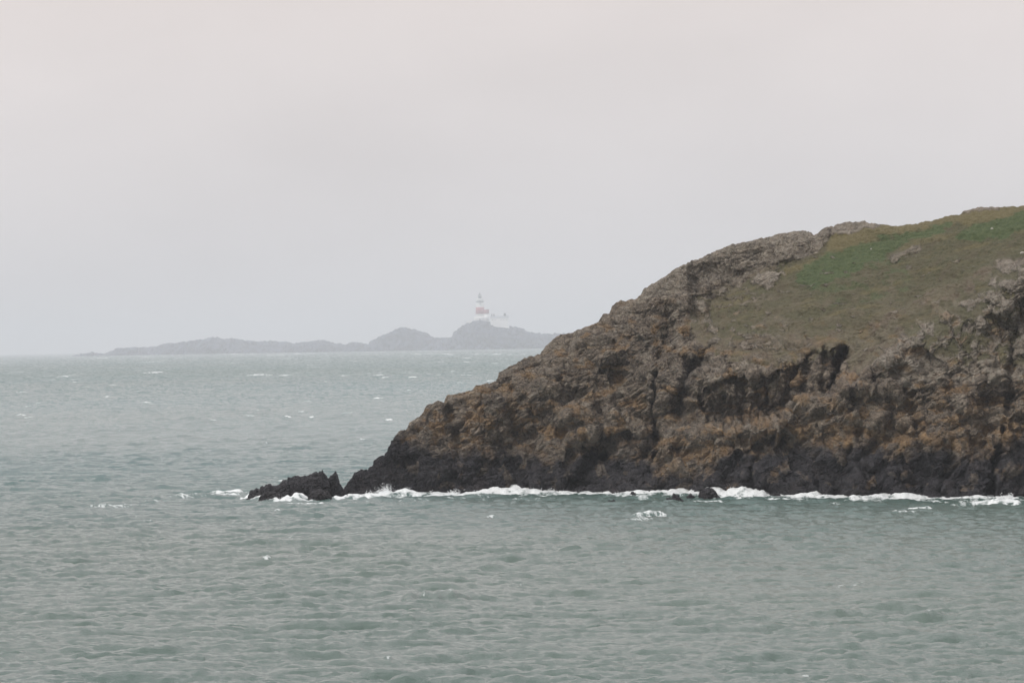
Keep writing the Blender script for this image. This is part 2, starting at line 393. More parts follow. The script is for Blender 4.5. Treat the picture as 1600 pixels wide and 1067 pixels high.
# back of the hill, down to the sea on the far side
nb = 70
B = np.linspace(0, 1, nb+1)[1:, None]
width = np.interp(cols, [533, 600, 800, 1200, 2500], [5, 14, 35, 80, 120])[None, :]
Yr = YY[-1][None, :]; Xr = XX[-1][None, :]; Zr = ZZ[-1][None, :]
Yk = Yr + width*B; Xk = Xr + 0*B; Zk = Zr - (Zr+3.)*B**1.25
n0 = nr
def ext(a): return np.concatenate([a, np.repeat(a[-1:], nb, 0)], 0)
XX = np.concatenate([XX, Xk]); YY = np.concatenate([YY, Yk]); ZZ = np.concatenate([ZZ, Zk])
masks = {k: ext(v) for k, v in dict(grass=grass, heath=heath, pale=pale, bright=bright, straw=straw, rock=rockm, wall=wall, tri=tri, veg=veg).items()}
PXe = ext(PX)
def grid_normals(X, Y, Z):
    P = np.stack([X, Y, Z], -1); du = np.gradient(P, axis=1); dv = np.gradient(P, axis=0)
    n = np.cross(du, dv); n /= np.linalg.norm(n, axis=-1, keepdims=True)+1e-9
    return n
S = np.cumsum(np.hypot(np.diff(YY, axis=0, prepend=YY[:1]), np.diff(ZZ, axis=0, prepend=ZZ[:1])), axis=0)
Sb = ZZ*1.25+ (YY-Ybase(PXe))*.35                       # continuous along rows
def ridged(u, v, seed, o=6, gain=.46):
    t = 0; A = 1.; w_ = 1.; tot = 0
    for k in range(o):
        n_ = 1-np.abs(perlin(u*2**k+k*9.1, v*2**k-k*4.7, seed+k*13))*1.6
        n_ = np.clip(n_, 0, 1)**2*w_; t = t+A*n_; tot += A; w_ = np.clip(n_*1.7, .25, 1); A *= gain
    return t/tot-.35
def crags(U, V, seed, L0, tilt, asp):
    c, s_ = math.cos(tilt), math.sin(tilt)
    wu = .9*fbm(U/3, V/3, seed+1, 3); wv = .9*fbm(U/3, V/3, seed+2, 3)
    a = (c*U+s_*V+wu)/(L0*asp); b = (-s_*U+c*V+wv)/L0
    return -.85*ridged(a, b, seed)
def rocks(U, V, seed, sizes, amps, tilt=.55, asp=1.5):
    """fractured rock displacement, metres; returns height and a per-block tone"""
    c, s = math.cos(tilt), math.sin(tilt)
    W1 = fbm(U/7, V/7, seed+5, 2)*2.0; W2 = fbm(U/7, V/7, seed+6, 2)*2.0
    H = 0; tone = 0
    for k, (sz, am) in enumerate(zip(sizes, amps)):
        q = min(1.0, sz/1.6)
        u = (U+W1*(.35+.65*q)); v = (V+W2*(.35+.65*q))
        a = (c*u+s*v)/(sz*asp); b = (-s*u+c*v)/sz
        f1, e, r, fc = voro(a+k*13.7, b+k*5.1, seed+k*17)
        H = H + am*(.55*(r-.5) + .8*fc - .8*np.exp(-e/.07) + .35*(np.sqrt(np.clip(1.1-f1*f1, 0, 2))-.8))
        tone = tone + (r-.5)*(1. if k else .5)
    return H, tone
U = XX; V = Sb
big, t1 = rocks(U, V, 100, [4.2, 2.0], [.42, .24], .7, 1.5)
big = big + 1.25*crags(U, V, 800, 3.6, .65, 1.7) + .55*crags(U, V, 840, 1.6, 1.35, 1.6)
sml, t2 = rocks(U, V, 200, [1.0, .5, .25], [.22, .15, .09], .8, 1.6)
sml = sml + .20*crags(U, V, 880, .7, .9, 1.4)
# tilted bedding: saw-toothed ledges running up to the right
def saw(q, k):
    f = q-np.floor(q); return np.where(f < k, f/k, (1-f)/(1-k))-.5
qs = (-math.sin(.62)*U+math.cos(.62)*V)
qw = qs+1.1*fbm(U/5, V/5, 931, 3)+.35*fbm(U/1.2, V/1.2, 933, 3)
bed = .75*saw(qw/2.6, .8)*sstep(-.35, .3, fbm(U/6, V/6, 935, 2)) + .34*saw(qw/.95+.3, .8)*sstep(-.3, .25, fbm(U/3, V/3, 937, 3)) + .13*saw(qw/.42, .75)
jt = U+.22*V+.8*fbm(U/3, V/5, 941, 3)
bed = bed + .4*saw(jt/2.1, .75)*sstep(-.1, .4, fbm(U/5, V/5, 943, 2)) + .2*saw(jt/.8, .75)
sml = sml*.8 + bed*.85
# steep columns on the walls
colm, t3 = rocks(U*1.0, V*.33, 300, [1.1, .5], [.3, .14], 0.05, 1.0)
colm = colm + .7*crags(U, V, 910, .9, 1.52, 3.5)
fin = fbm(U*2.6, V*2.0, 61, 5, .75)*.5
flu = (.35-np.abs(fbm(U/1.1+.5*V/3, V/5.5, 63, 4, .6)))*1.5
ridge = np.ones_like(PXe); ridge[:nr] = sstep(0, 30, PY-ys[None, :])*.8+.2; ridge[nr:] = .2+.5*B
nose = np.interp(PXe, [533, 560, 640], [.25, .45, 1.0])
rk = masks['rock']
oc = ext(np.clip(np.maximum(outcrop, gpatch*0), 0, 1)*blur(np.maximum(inpoly(PX, PY, P_GRASS), inpoly(PX, PY, P_HEATH)), 6))
D = rk*(1-.75*oc)*(big*ridge*nose*(1-.6*masks['wall']) + sml*(.45+.55*ridge) + colm*masks['wall']*1.1 + fin*.22 + .35*flu*(.35+.65*ridge)*sstep(16, 10, ZZ))
gr = 1-rk
D = D + gr*(.20*fbm(U*2.2, V*2.8, 71, 5, .65)*1.6 + .28*fbm(U/2.2, V/1.4, 73, 4) + .5*fbm(U/7, V/4, 75, 3)*ridge)
n = grid_normals(blur(XX, 3), blur(YY, 3), blur(ZZ, 3))
if n[nr//2, 300, 1] > 0: n = -n
XX = XX + n[..., 0]*D*.5; YY = YY - D*np.clip(-n[..., 1], .55, 1); ZZ = ZZ + n[..., 2]*D*.6
# colour zones by height over the sea, plus shade painted into the recesses
yblk = np.interp(PX, [530,600,650,700,800,870,930,1000,1040,1100,1150,1250,1330,1400,1450,1500,1550,1600,2500],
                 [560,672,690,706,702,716,700,722,738,735,700,690,702,708,700,712,702,690,690])
blk = sstep(-14, 16, (wy-yblk)+16*fbm(PX/30, PY/24, 81, 4)+9*(t1[:nr]))
blk = np.clip(blk - .55*sstep(.15, .4, fbm(PX/50, PY/12, 83, 3))*sstep(25, 5, yb0[None, :]-PY)*0, 0, 1)
blk = np.maximum(blk*.93, wall*.35*sstep(-.2, .5, fbm(PX/7, PY/30, 85, 4)+(PY-615)/70))  # wet black staining on the wall, with shade between its columns painted in
blk = np.maximum(blk, tri*.4)  # shade of the triangular recess painted into the colour
blk = np.maximum(blk, .55*np.exp(-(segdist(wx, wy, [(1312,553),(1306,575),(1300,602)])/11)**4))  # cleft: black staining together with painted recess shade
blk = np.maximum(blk, .5*np.exp(-(segdist(wx, wy, [(1092,570),(1070,600),(1058,645)])/9)**2))  # shade of the gully left of the wall, painted along its line
lich = .9*sstep(.02, .3, fbm(PX/28, PY/18, 91, 4))*np.exp(-((PY-(yblk-42))/46)**2)
lich = np.maximum(lich, 1.0*sstep(-.12, .2, fbm(PX/20, PY/20, 93, 4))*np.exp(-((PY-(yblk-14))/24)**2)*sstep(1015, 1060, PX))
lich = np.maximum(lich, .8*sstep(.1, .32, fbm(PX/35, PY/20, 95, 4))*sstep(450, 520, PY))
blk *= 1-.6*sstep(.15, .35, fbm(PX/26, PY/30, 97, 4))*(PY < yblk+60)*(PX > 600)*(wall < .3)
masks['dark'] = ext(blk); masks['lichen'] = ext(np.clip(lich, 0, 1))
masks['cell'] = np.clip(.35+.6*(t2*.6+t1*.5), 0, 1)
for k in ('rock', 'wall', 'tri', 'veg'): masks.pop(k)
M_ROCK = rock_material('headland_rock')
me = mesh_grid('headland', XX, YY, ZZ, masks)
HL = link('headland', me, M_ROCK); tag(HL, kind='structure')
HLX, HLY, HLZ = XX[:nr], YY[:nr], ZZ[:nr]

# ---------------------------------------------------------------- free-standing rocks and islands
def crag(name, pts, Yc, thick, mat, seed, sizes, amps, base_drop=1.0, step=1.0, dark=0., tilt=.6, paleamt=0., veget=0.):
    """rock or island with the given skyline (photo px) at distance Yc; thick = half depth in metres"""
    xs, ysk = zip(*pts); mpp = Yc/9000.0
    cols = np.arange(xs[0], xs[-1]+step*.5, step)
    top = np.interp(cols, xs, ysk)
    top = top - (2.0 if Yc < 1000 else 1.3)*perlin(cols/(3.2 if Yc < 1000 else 4), cols*0+seed+.37, seed) - (.0 if Yc < 1000 else .8)*perlin(cols/1.7, cols*0+seed+.37, seed)
    Xc, Zt = unproj(cols, top, Yc)
    Zt = np.maximum(Zt, -.3*base_drop)
    zb = -base_drop
    hmax = Zt.max()
    th = thick*(.25+.75*np.sqrt(np.clip((Zt-zb)/(hmax-zb), 0, 1)))
    rows = max(18, int((hmax-zb)/mpp/step*1.1))
    a = np.concatenate([np.linspace(0, 1, rows), 1+np.linspace(0, 1, rows//2+2)[1:]])[:, None]
    tt = np.where(a <= 1, a, 2-a)
    Z = zb + (Zt-zb)[None, :]*np.sin(tt*math.pi/2)**.9
    Y = Yc + np.sign(a-1)*th[None, :]*np.cos(tt*math.pi/2)
    X = np.broadcast_to(Xc, Z.shape).copy()
    U = X/mpp*.05; V = Z/mpp*.05*1.2+(Y-Yc)/mpp*.05*.4
    H, tn = rocks(U+seed*3.3, V, seed, sizes, amps, tilt, 1.4)
    H = H*mpp/.05
    H *= .25+.75*np.clip(np.abs(1-a)*3, 0, 1)
    n = grid_normals(X, Y, Z)
    if n[rows//2, len(cols)//2, 1] > 0: n = -n
    X = X+n[..., 0]*H*.5; Y = Y+n[..., 1]*H; Z = Z+n[..., 2]*H*.4
    cen = Vector((float(Xc.mean()), Yc, 0))
    A = dict(cell=np.clip(.35+.5*tn, 0, 1), dark=np.full(X.shape, dark), grass=np.full(X.shape, 0.))
    if veget: A['grass'] = veget*sstep(.45, .7, Z/hmax+.25*fbm(U, V, seed+3, 3))
    if paleamt: A['pale'] = paleamt*sstep(-.1, .3, fbm(U, V, seed+4, 3))
    me = mesh_grid(name, X-cen.x, Y-cen.y, Z, A)
    o = link(name, me, mat, loc=cen)
    return o

zr = lambda r, x0, y0, s, pts: [(x0+x/s, y0+y/s) for x, y in pts]
R3 = [(75,480),(85,430),(130,395),(210,370),(300,335),(370,320),(420,340),(470,340),(510,300),(560,260),(650,230),(770,205),(830,220),(860,205),(890,212),(940,175),(1010,152),
      (1050,160),(1065,140),(1085,142),(1097,122),(1110,160),(1145,205),(1180,240),(1200,300),(1215,480)]
o = crag('sea_rock', zr(0, 380, 720, 8.89, R3), 455.5, 3.2, M_ROCK, 501, [1.3,.6,.3], [.35,.24,.14], .8, .5, dark=.93)
tag(o, 'long low black rock left of the headland, stepping up to a thin spike', 'sea rock', 'black rocks at the foot of the headland')
R4 = [(1150,480),(1165,330),(1185,230),(1210,195),(1250,170),(1285,148),(1308,180),(1325,245),(1345,310),(1375,350),(1400,385),(1440,470),(1445,500)]
o = crag('sea_rock', zr(0, 380, 720, 8.89, R4), 456.8, 1.5, M_ROCK, 511, [1.0,.5,.25], [.26,.18,.11], .8, .5, dark=.93, tilt=1.0)
tag(o, 'black pointed sea rock in the gap between the long low rock and the headland', 'sea rock', 'black rocks at the foot of the headland')
R5 = [(905,560),(912,470),(960,420),(1040,395),(1130,400),(1190,440),(1225,500),(1235,560)]
o = crag('sea_rock', zr(0, 380, 720, 8.89, R5), 449.0, 1.8, M_ROCK, 521, [1.0,.5,.25], [.35,.22,.12], .8, .5, dark=.9)
tag(o, 'low rounded black rock standing in the foam in front of the long spiked rock', 'sea rock', 'black rocks at the foot of the headland')
R6 = [(205,560),(235,480),(290,425),(380,420),(450,440),(520,445),(570,500),(600,560)]
o = crag('sea_rock', zr(0, 380, 720, 8.89, R6), 449.6, 1.8, M_ROCK, 526, [1.0,.5,.25], [.3,.2,.12], .8, .5, dark=.9)
tag(o, 'low black rock at the front left of the long spiked rock, ringed by foam', 'sea rock', 'black rocks at the foot of the headland')
def z4(p): return zr(0, 930, 740, 5.333, p)
for sk, Yc, th, sd_, lb in [
    ([(855,190),(870,150),(900,130),(940,115),(975,118),(1000,140),(1025,175),(1050,225)], 436.5, 1.3, 531, 'largest black boulder in the surf, a smooth wedge below the cliff'),
    ([(585,250),(590,205),(620,195),(640,200),(650,168),(690,175),(715,205),(745,220),(755,255)], 430.5, 1.2, 541, 'knobbly black rock awash left of the wedge boulder'),
    ([(755,215),(765,180),(795,168),(820,180),(835,220)], 436.0, .9, 546, 'small dark rock between the knobbly rock and the wedge boulder'),
    ([(262,205),(275,180),(310,150),(335,155),(350,190),(355,215)], 442.5, .9, 551, 'small brown black rock at the cliff foot, left of the knobbly rock'),
    ([(62,262),(72,232),(110,215),(165,218),(178,250)], 430.5, .8, 561, 'small flat rock farthest out in the open water in front of the cliff'),
    ([(1440,215),(1455,175),(1490,152),(1530,160),(1560,200),(1570,225)], 438.0, 1.0, 571, 'rounded dark rock at the waterline, right of the breaking spray')]:
    o = crag('sea_rock', z4(sk), Yc, th, M_ROCK, sd_, [.8,.4,.2], [.2,.13,.08], .6, .4, dark=.9)
    tag(o, lb, 'sea rock', 'black rocks at the foot of the headland')

M_ISL = plain('island_rock', (.045, .058, .092), .9, .85, .04)  # dark rock with the blue of distant haze put into its colour
IA = [(100,560),(110,557.5),(120,556),(138,553.5),(143,551),(150,552.5),(165,552.5),(172,549.5),(182,545),(197,544),(220,542.5),(245,541),(265,537),(290,534),(310,531),(325,527),(340,526.5),(350,529),(362,529),(390,534),(410,533),(440,535),(470,539),(490,545),(500,552)]
IB = [(438,553),(440,546),(441,540.5),(450,537.5),(467,535.5),(485,534),(495,531.5),(505,531),(512,533),(525,535.5),(540,538.5),(545,537),(550,535),(558,534),(565,536),(574,538.5),(585,540),(600,544),(610,550)]
ID = [(555,550),(568,545),(576,537),(580,534),(590,529),(600,523),(610,519.5),(620,514.5),(625,512),(632,511.5),(645,516),(655,519),(665,521),(675,526),(685,528.5),(695,528.5),(705,528),(720,532),(740,540),(750,548)]
IE = [(655,549),(680,536),(695,530),(704,527.5),(707,527),(708,519),(714,516.5),(715,513.5),(721,512),(722,509.5),(727.5,508.5),(728.5,503),(740,501),(755,500),(765,502),(775,505.5),(790,508),(805,511),(815,514),(825,519),(832,519),(845,520.5),(855,521),(870,520.5),(885,522),(900,524),(930,532),(960,546)]
for nm, pts, Yc, th, sd_ in (('island', IA, 14000, 150, 601), ('island', IB, 13650, 110, 611), ('island', ID, 13450, 160, 621), ('island', IE, 13250, 190, 631)):
    o = crag(nm, pts, Yc, th, M_ISL, sd_, [1.2,.55,.28], [.55,.38,.2], 12.0, .7, dark=.0, veget=.8, paleamt=.4)
    tag(o, kind='structure')

# pale stones lying on the grass
M_STONE = plain('pale_stone', (.40, .37, .32), .9, .2, 6.0)
def stone(px, py, size, lb, seed):
    i = np.argmin((cols-px)**2); j = np.argmin((PY[:, i]-py)**2)
    rnd = random.Random(seed); vs = []; fs = []
    nu, nv = 10, 7
    for b in range(nv+1):
        for a in range(nu):
            th = math.pi*b/nv; ph = 2*math.pi*a/nu
            r = size*(1+rnd.uniform(-.18, .18))
            vs.append((r*1.25*math.sin(th)*math.cos(ph), r*.8*math.sin(th)*math.sin(ph), r*.75*math.cos(th)))
    for b in range(nv):
        for a in range(nu):
            fs.append((b*nu+a, b*nu+(a+1) % nu, (b+1)*nu+(a+1) % nu, (b+1)*nu+a))
    o = link('boulder', mesh_py('boulder', vs, fs), M_STONE, loc=(HLX[j, i], HLY[j, i]-size*.3, HLZ[j, i]+size*.3))
    tag(o, lb, 'boulder', 'pale boulders lying on the grass slope')
stone(1360, 386, .09, 'small white boulder on the bright green grass below the rocky knoll', 1)
stone(1550, 358, .10, 'small white boulder high on the dull grass near the right edge', 2)
#stone(1252, 414, .11, 'small pale boulder on the grass just under the rocky ridge', 3)
#stone(1393, 412, .10, 'pale boulder among low stones in the middle of the grass slope', 4)
stone(1597, 396, .14, 'pale boulder on the grass at the right edge, lowest of the pale stones', 5)

# ---------------------------------------------------------------- lighthouse and station on the island
LY = 13235.0; s = LY/9000.0
def LP(px, py):
    x, z = unproj(px, py, LY); return float(x), float(z)
M_WHITE = plain('white_render', (.90, .90, .88), .7, .03, .3)
M_RED = plain('red_paint', (.40, .07, .09), .6, .06, .3)
M_GLASS = plain('lantern_glass', (.05, .06, .07), .08, .05, .3)
M_DARK = plain('dark_metal', (.07, .075, .085), .5, .1, .5)
M_SLATE = plain('slate_roof', (.36, .37, .40), .8, .15, .4)
def lathe(prof, n=32, cx=0, cy=0, cap=True):
    vs, fs = [], []
    for r, z in prof:
        for a in range(n):
            t = 2*math.pi*a/n; vs.append((cx+r*math.cos(t), cy+r*math.sin(t), z))
    for k in range(len(prof)-1):
        for a in range(n):
            fs.append((k*n+a, k*n+(a+1) % n, (k+1)*n+(a+1) % n, (k+1)*n+a))
    if cap:
        fs.append(tuple(range(n))[::-1]); fs.append(tuple((len(prof)-1)*n+a for a in range(n)))
    return vs, fs
def box(x0, x1, y0, y1, z0, z1):
    v = [(x0,y0,z0),(x1,y0,z0),(x1,y1,z0),(x0,y1,z0),(x0,y0,z1),(x1,y0,z1),(x1,y1,z1),(x0,y1,z1)]
    return v, [(3,2,1,0),(4,5,6,7),(0,1,5,4),(1,2,6,5),(2,3,7,6),(3,0,4,7)]
def join(*parts):
    V_, F_ = [], []
    for v, f in parts:
        b = len(V_); V_ += v; F_ += [tuple(i+b for i in q) for q in f]
    return V_, F_
def part(name, vf, mat, parent, smooth=False, bevel=0):
    o = link(name, mesh_py(name, vf[0], vf[1], False), mat, parent)
    if smooth:
        for p in o.data.polygons: p.use_smooth = len(p.vertices) == 4
    if bevel:
        m = o.modifiers.new('bevel', 'BEVEL'); m.width = bevel; m.segments = 2
    return o
bx, bz = LP(750.4, 501)
root = bpy.data.objects.new('lighthouse', None); COL.objects.link(root); root.location = (bx, LY-6, bz)
tag(root, 'white lighthouse tower with a broad red band on the misty island', 'lighthouse')
Z = lambda py: (501-py)*s
part('plinth', lathe([(9.6*s, Z(504)), (9.4*s, Z(496)), (9.0*s, Z(495)), (8.6*s, Z(495))]), M_WHITE, root, True)
part('tower', lathe([(6.75*s, Z(495)), (6.6*s, Z(490.4)), (6.2*s, Z(480.1)), (5.3*s, Z(472.4)), (5.3*s, Z(472.2))]), M_WHITE, root, True)
part('red_band', lathe([(6.95*s, Z(490.6)), (6.75*s, Z(480.1))]), M_RED, root, True)
wn = part('window', join(box(-.45*s, .45*s, -6.0*s, -5.0*s, Z(475.8), Z(473.6))), M_DARK, root)
gl = part('gallery', lathe([(5.3*s, Z(472.3)), (6.3*s, Z(471.7)), (6.3*s, Z(471.0)), (4.6*s, Z(471.0))]), M_DARK, root, True)
rails = []
for a in range(20):
    t = 2*math.pi*a/20; x, y = 6.15*s*math.cos(t), 6.15*s*math.sin(t)
    rails.append(box(x-.12, x+.12, y-.12, y+.12, Z(471.0), Z(469.2)))
rails.append(lathe([(6.1*s, Z(469.3)), (6.25*s, Z(469.3)), (6.25*s, Z(469.1)), (6.1*s, Z(469.1)), (6.1*s, Z(469.3))], 32, cap=False))
part('railing', join(*rails), M_WHITE, gl)
part('lantern_base', lathe([(5.0*s, Z(471.0)), (4.8*s, Z(467.4)), (4.8*s, Z(466.6)), (2.6*s, Z(466.6))]), M_WHITE, root, True)
ln = part('lantern', lathe([(2.7*s, Z(467.7)), (2.7*s, Z(462.4))], 16), M_GLASS, root)
bars = []
for a in range(12):
    t = 2*math.pi*a/12; x, y = 2.78*s*math.cos(t), 2.78*s*math.sin(t)
    bars.append(box(x-.16, x+.16, y-.16, y+.16, Z(467.6), Z(462.4)))
part('glazing_bar', join(*bars), M_WHITE, ln)
part('lantern_gallery', lathe([(2.8*s, Z(462.6)), (5.0*s, Z(462.4)), (5.0*s, Z(461.6)), (2.9*s, Z(461.5))]), M_WHITE, root, True)
part('lantern_roof', lathe([(3.1*s, Z(461.6)), (2.6*s, Z(460.6)), (1.5*s, Z(459.8)), (.6*s, Z(459.4)), (.6*s, Z(458.6)), (.9*s, Z(458.2)), (.5*s, Z(457.6)), (.15*s, Z(456.6))], 24), M_DARK, root, True)
an = part('annexe', join(lathe([(4.6*s, Z(504)), (4.6*s, Z(490.5))], 24, 9.3*s, -1.2*s)), M_WHITE, root, True)
part('red_band', lathe([(4.75*s, Z(490.6)), (4.75*s, Z(484.2)), (3.9*s, Z(483.3)), (2.0*s, Z(482.8))], 24, 9.3*s, -1.2*s), M_RED, an, True)
part('railing', lathe([(4.4*s, Z(483.9)), (4.6*s, Z(483.9)), (4.6*s, Z(482.6)), (4.4*s, Z(482.6))], 24, 9.3*s, -1.2*s, cap=False), M_WHITE, an)
part('door', box(-1.0*s, 0.2*s, -9.75*s, -9.2*s, Z(501.5), Z(497.5)), M_DARK, root)

def gable(w, d, h, rh):          # walls with gable ends, centred, base at 0
    x, y = w/2, d/2
    v = [(-x,-y,0),(x,-y,0),(x,y,0),(-x,y,0),(-x,-y,h),(x,-y,h),(x,y,h),(-x,y,h),(-x,0,h+rh),(x,0,h+rh)]
    return v, [(3,2,1,0),(0,1,5,4),(2,3,7,6),(1,2,6,9,5),(3,0,4,8,7)]
def roofm(w, d, h, rh, o=.5, t=.5):
    x, y = w/2+o, d/2+o; e = rh*o/(d/2)
    v = [(-x,-y,h-e),(x,-y,h-e),(x,0,h+rh),(-x,0,h+rh),(x,y,h-e),(-x,y,h-e)]
    v = [(a, b, c+.03) for a, b, c in v]+[(a, b, c+t) for a, b, c in v]
    return v, [(0,3,2,1),(3,5,4,2),(6,7,8,9),(9,8,10,11),(0,1,7,6),(5,11,10,4),(0,6,9,3),(3,9,11,5),(1,2,8,7),(2,4,10,8)]
def cottage(lb, px0, px1, pyb, pye, pyr, chim, wins, doors, dy=0):
    x0, z0 = LP(px0, pyb); x1, _ = LP(px1, pyb)
    w_ = x1-x0; h = (pyb-pye)*s; rh = (pye-pyr)*s; d = 9.0
    r = bpy.data.objects.new('cottage', None); COL.objects.link(r); r.location = ((x0+x1)/2, LY-10+dy, z0)
    tag(r, lb, 'cottage')
    part('wall', gable(w_, d, h, rh), M_WHITE, r); part('roof', roofm(w_, d, h, rh), M_SLATE, r)
    for c, cw, ct in chim:
        X_ = (c-(px0+px1)/2)*s
        ch = part('chimney', join(box(X_-cw*s/2, X_+cw*s/2, -1.2, 1.2, h+rh-1, (pyb-ct)*s), box(X_-cw*s/2-.25, X_+cw*s/2+.25, -1.45, 1.45, (pyb-ct)*s-.9, (pyb-ct)*s-.4)), M_DARK, r)
    for wx_, wy_ in wins:
        X_ = (wx_-(px0+px1)/2)*s; zc = (pyb-wy_)*s
        f = part('window', box(X_-.95, X_+.95, -d/2-.1, -d/2+.1, zc-1.3, zc+1.3), M_WHITE, r)
        part('pane', box(X_-.7, X_+.7, -d/2-.14, -d/2-.06, zc-1.05, zc+1.05), M_GLASS, f)
    for dx_ in doors:
        X_ = (dx_-(px0+px1)/2)*s
        part('door', box(X_-.8, X_+.8, -d/2-.12, -d/2+.1, 0.1, 3.6), M_DARK, r)
cottage('long white cottage with two close chimneys, between the lighthouse and the taller house', 766.5, 785, 508.0, 497.0, 494.2,
        [(769, 1.8, 490.8), (772.2, 1.8, 490.8)], [(770, 500), (774, 500), (783, 500)], [778], -55)
cottage('taller white house with one broad dark chimney at the right end of the station', 785.5, 794.5, 510.5, 497.0, 493.8,
        [(789.2, 3.6, 489.6)], [(787.5, 500), (792, 500)], [790], -60)
def wallrun(lb, pts, wcol=M_WHITE, dy=-16):
    vs, fs = [], []
    (xa, _), _ = LP(pts[0][0], 500), 0
    for k in range(len(pts)-1):
        (p0, t0, b0), (p1, t1_, b1) = pts[k], pts[k+1]
        X0, Z0 = LP(p0, t0); X1, Z1 = LP(p1, t1_); _, B0 = LP(p0, b0); _, B1 = LP(p1, b1)
        b = len(vs)
        vs += [(X0-xa,-.5,B0),(X1-xa,-.5,B1),(X1-xa,.5,B1),(X0-xa,.5,B0),(X0-xa,-.5,Z0),(X1-xa,-.5,Z1),(X1-xa,.5,Z1),(X0-xa,.5,Z0)]
        fs += [(b+1,b,b+3,b+2),(b+4,b+5,b+6,b+7),(b,b+1,b+5,b+4),(b+2,b+3,b+7,b+6)]+([(b+3,b,b+4,b+7)] if k == 0 else [])+([(b+1,b+2,b+6,b+5)] if k == len(pts)-2 else [])
    o = link('boundary_wall', mesh_py('boundary_wall', vs, fs), wcol, loc=(xa, LY+dy, 0)); tag(o, lb, 'wall')
    return o
wallrun('low white wall stepping down the rocks left of the lighthouse', [(728.3,501,507),(734,500.3,506),(739.5,500,505)])
wallrun('white yard wall on the slope in front of the cottages', [(771,506.0,510),(779,505.5,511.5),(786,507.0,512),(796,509.5,513)], dy=-80)

# ---------------------------------------------------------------- sea
def ocean(Nn, Lt, lam, hs_, wdir, seed, spread=2, lmin=.25):
    rg = np.random.default_rng(seed)
    k1 = np.fft.fftfreq(Nn, d=Lt/Nn)*2*math.pi
    kx, ky = np.meshgrid(k1, k1); k = np.hypot(kx, ky); k[0, 0] = 1
    kp = 2*math.pi/lam
    Sp = np.exp(-1.25*(kp/k)**2)/k**4
    cosd = (kx*math.cos(wdir)+ky*math.sin(wdir))/k
    Sp = Sp*(np.abs(cosd)**spread*np.where(cosd > 0, 1, .15)+.05)*np.exp(-(k*lmin/6.28)**2); Sp[0, 0] = 0
    A = np.sqrt(Sp)*(rg.normal(size=k.shape)+1j*rg.normal(size=k.shape))
    ff = lambda B: np.real(np.fft.ifft2(B))
    h = ff(A); c = hs_/4/h.std(); A = A*c
    return dict(h=ff(A), sx=ff(1j*kx*A), sy=ff(1j*ky*A), dx=ff(-1j*kx/k*A), dy=ff(-1j*ky/k*A), L=Lt, N=Nn)
def samp(T_, name, x, y):
    a = T_[name]; Nn = T_['N']; u = x/T_['L']*Nn; v = y/T_['L']*Nn
    ui = np.floor(u).astype(np.int64); vi = np.floor(v).astype(np.int64); fu = u-ui; fv = v-vi
    u0 = ui % Nn; u1 = (ui+1) % Nn; v0 = vi % Nn; v1 = (vi+1) % Nn
    return (a[v0, u0]*(1-fu)+a[v0, u1]*fu)*(1-fv)+(a[v1, u0]*(1-fu)+a[v1, u1]*fu)*fv
rr = [140.0]
while rr[-1] < 46000:
    r = rr[-1]
    kk = .00125 if r < 560 else max(.00125, min(5.0e-6*r, .00125*(r/560)**3))
    rr.append(r*(1+kk))
rr = np.array(rr)
th = np.radians(np.linspace(-8.2, 8.2, 1150))
RR, TH = np.meshgrid(rr, th, indexing='ij')
dR = np.gradient(rr)[:, None]
X0 = RR*np.sin(TH); Y0 = RR*np.cos(TH)
O1 = ocean(1024, 90.0, 4.3, .31, math.radians(-80), 3, 4, .25)
O2 = ocean(1024, 41.0, 1.3, .08, math.radians(-60), 5, 3, .12)
O3 = ocean(512, 400.0, 13.0, .28, math.radians(-80), 9, 4)
ca, sa = math.cos(.6), math.sin(.6)
X2 = ca*X0+sa*Y0; Y2 = -sa*X0+ca*Y0
far = sstep(500, 1500, RR)
gust = 1+.65*fbm(X0/22, Y0/60, 141, 4)
h = (samp(O1, 'h', X0, Y0)+samp(O2, 'h', X2, Y2))*gust+samp(O3, 'h', X0, Y0)
sx = (samp(O1, 'sx', X0, Y0)+ca*samp(O2, 'sx', X2, Y2)-sa*samp(O2, 'sy', X2, Y2))*gust+samp(O3, 'sx', X0, Y0)
sy = (samp(O1, 'sy', X0, Y0)+sa*samp(O2, 'sx', X2, Y2)+ca*samp(O2, 'sy', X2, Y2))*gust+samp(O3, 'sy', X0, Y0)
chop = 1.35*(1-far)
cxs = chop*samp(O1, 'dx', X0, Y0); cys = chop*samp(O1, 'dy', X0, Y0)
foam = np.zeros_like(h)
h *= 1-.7*sstep(600, 4000, RR)
# surf along the foot of the cliffs
pxs = X0/Y0*9000+800
Yf = np.interp(pxs, cols[:1400], HLY[np.argmin(np.abs(HLZ-0.05), axis=0), np.arange(len(cols))][:1400], left=1e9)
Yf = np.where(pxs < 533, 1e9, Yf)
fr = Yf-Y0                                             # metres of water in front of the rock
SURF = [(533,4),(560,4),(590,5),(600,9),(612,8),(622,12),(632,13),(645,8),(652,2),(700,1),(735,5),(755,8),(775,12),(790,10),(805,14),(818,8),(840,5),(900,3),(950,4),(985,5),(1000,8),(1030,8),(1060,9),(1080,7),
        (1100,12),(1128,15),(1150,14),(1185,13),(1196,5),(1210,3),(1235,5),(1262,10),(1285,7),(1300,3),(1330,5),(1370,6),(1400,9),(1430,5),(1480,3),(1540,4),(1600,3),(2500,4)]
sfx, sfh = zip(*SURF)
crest_n = .45+.6*np.clip(fbm(X0*.9, Y0*.8, 151, 4, .6)+.5, 0, 1.5)
hgt = np.interp(pxs, sfx, sfh)*.05*crest_n
wob = 1.2*fbm(X0/2.5, Y0/12, 153, 3)
near = (fr > -6) & (fr < 30)
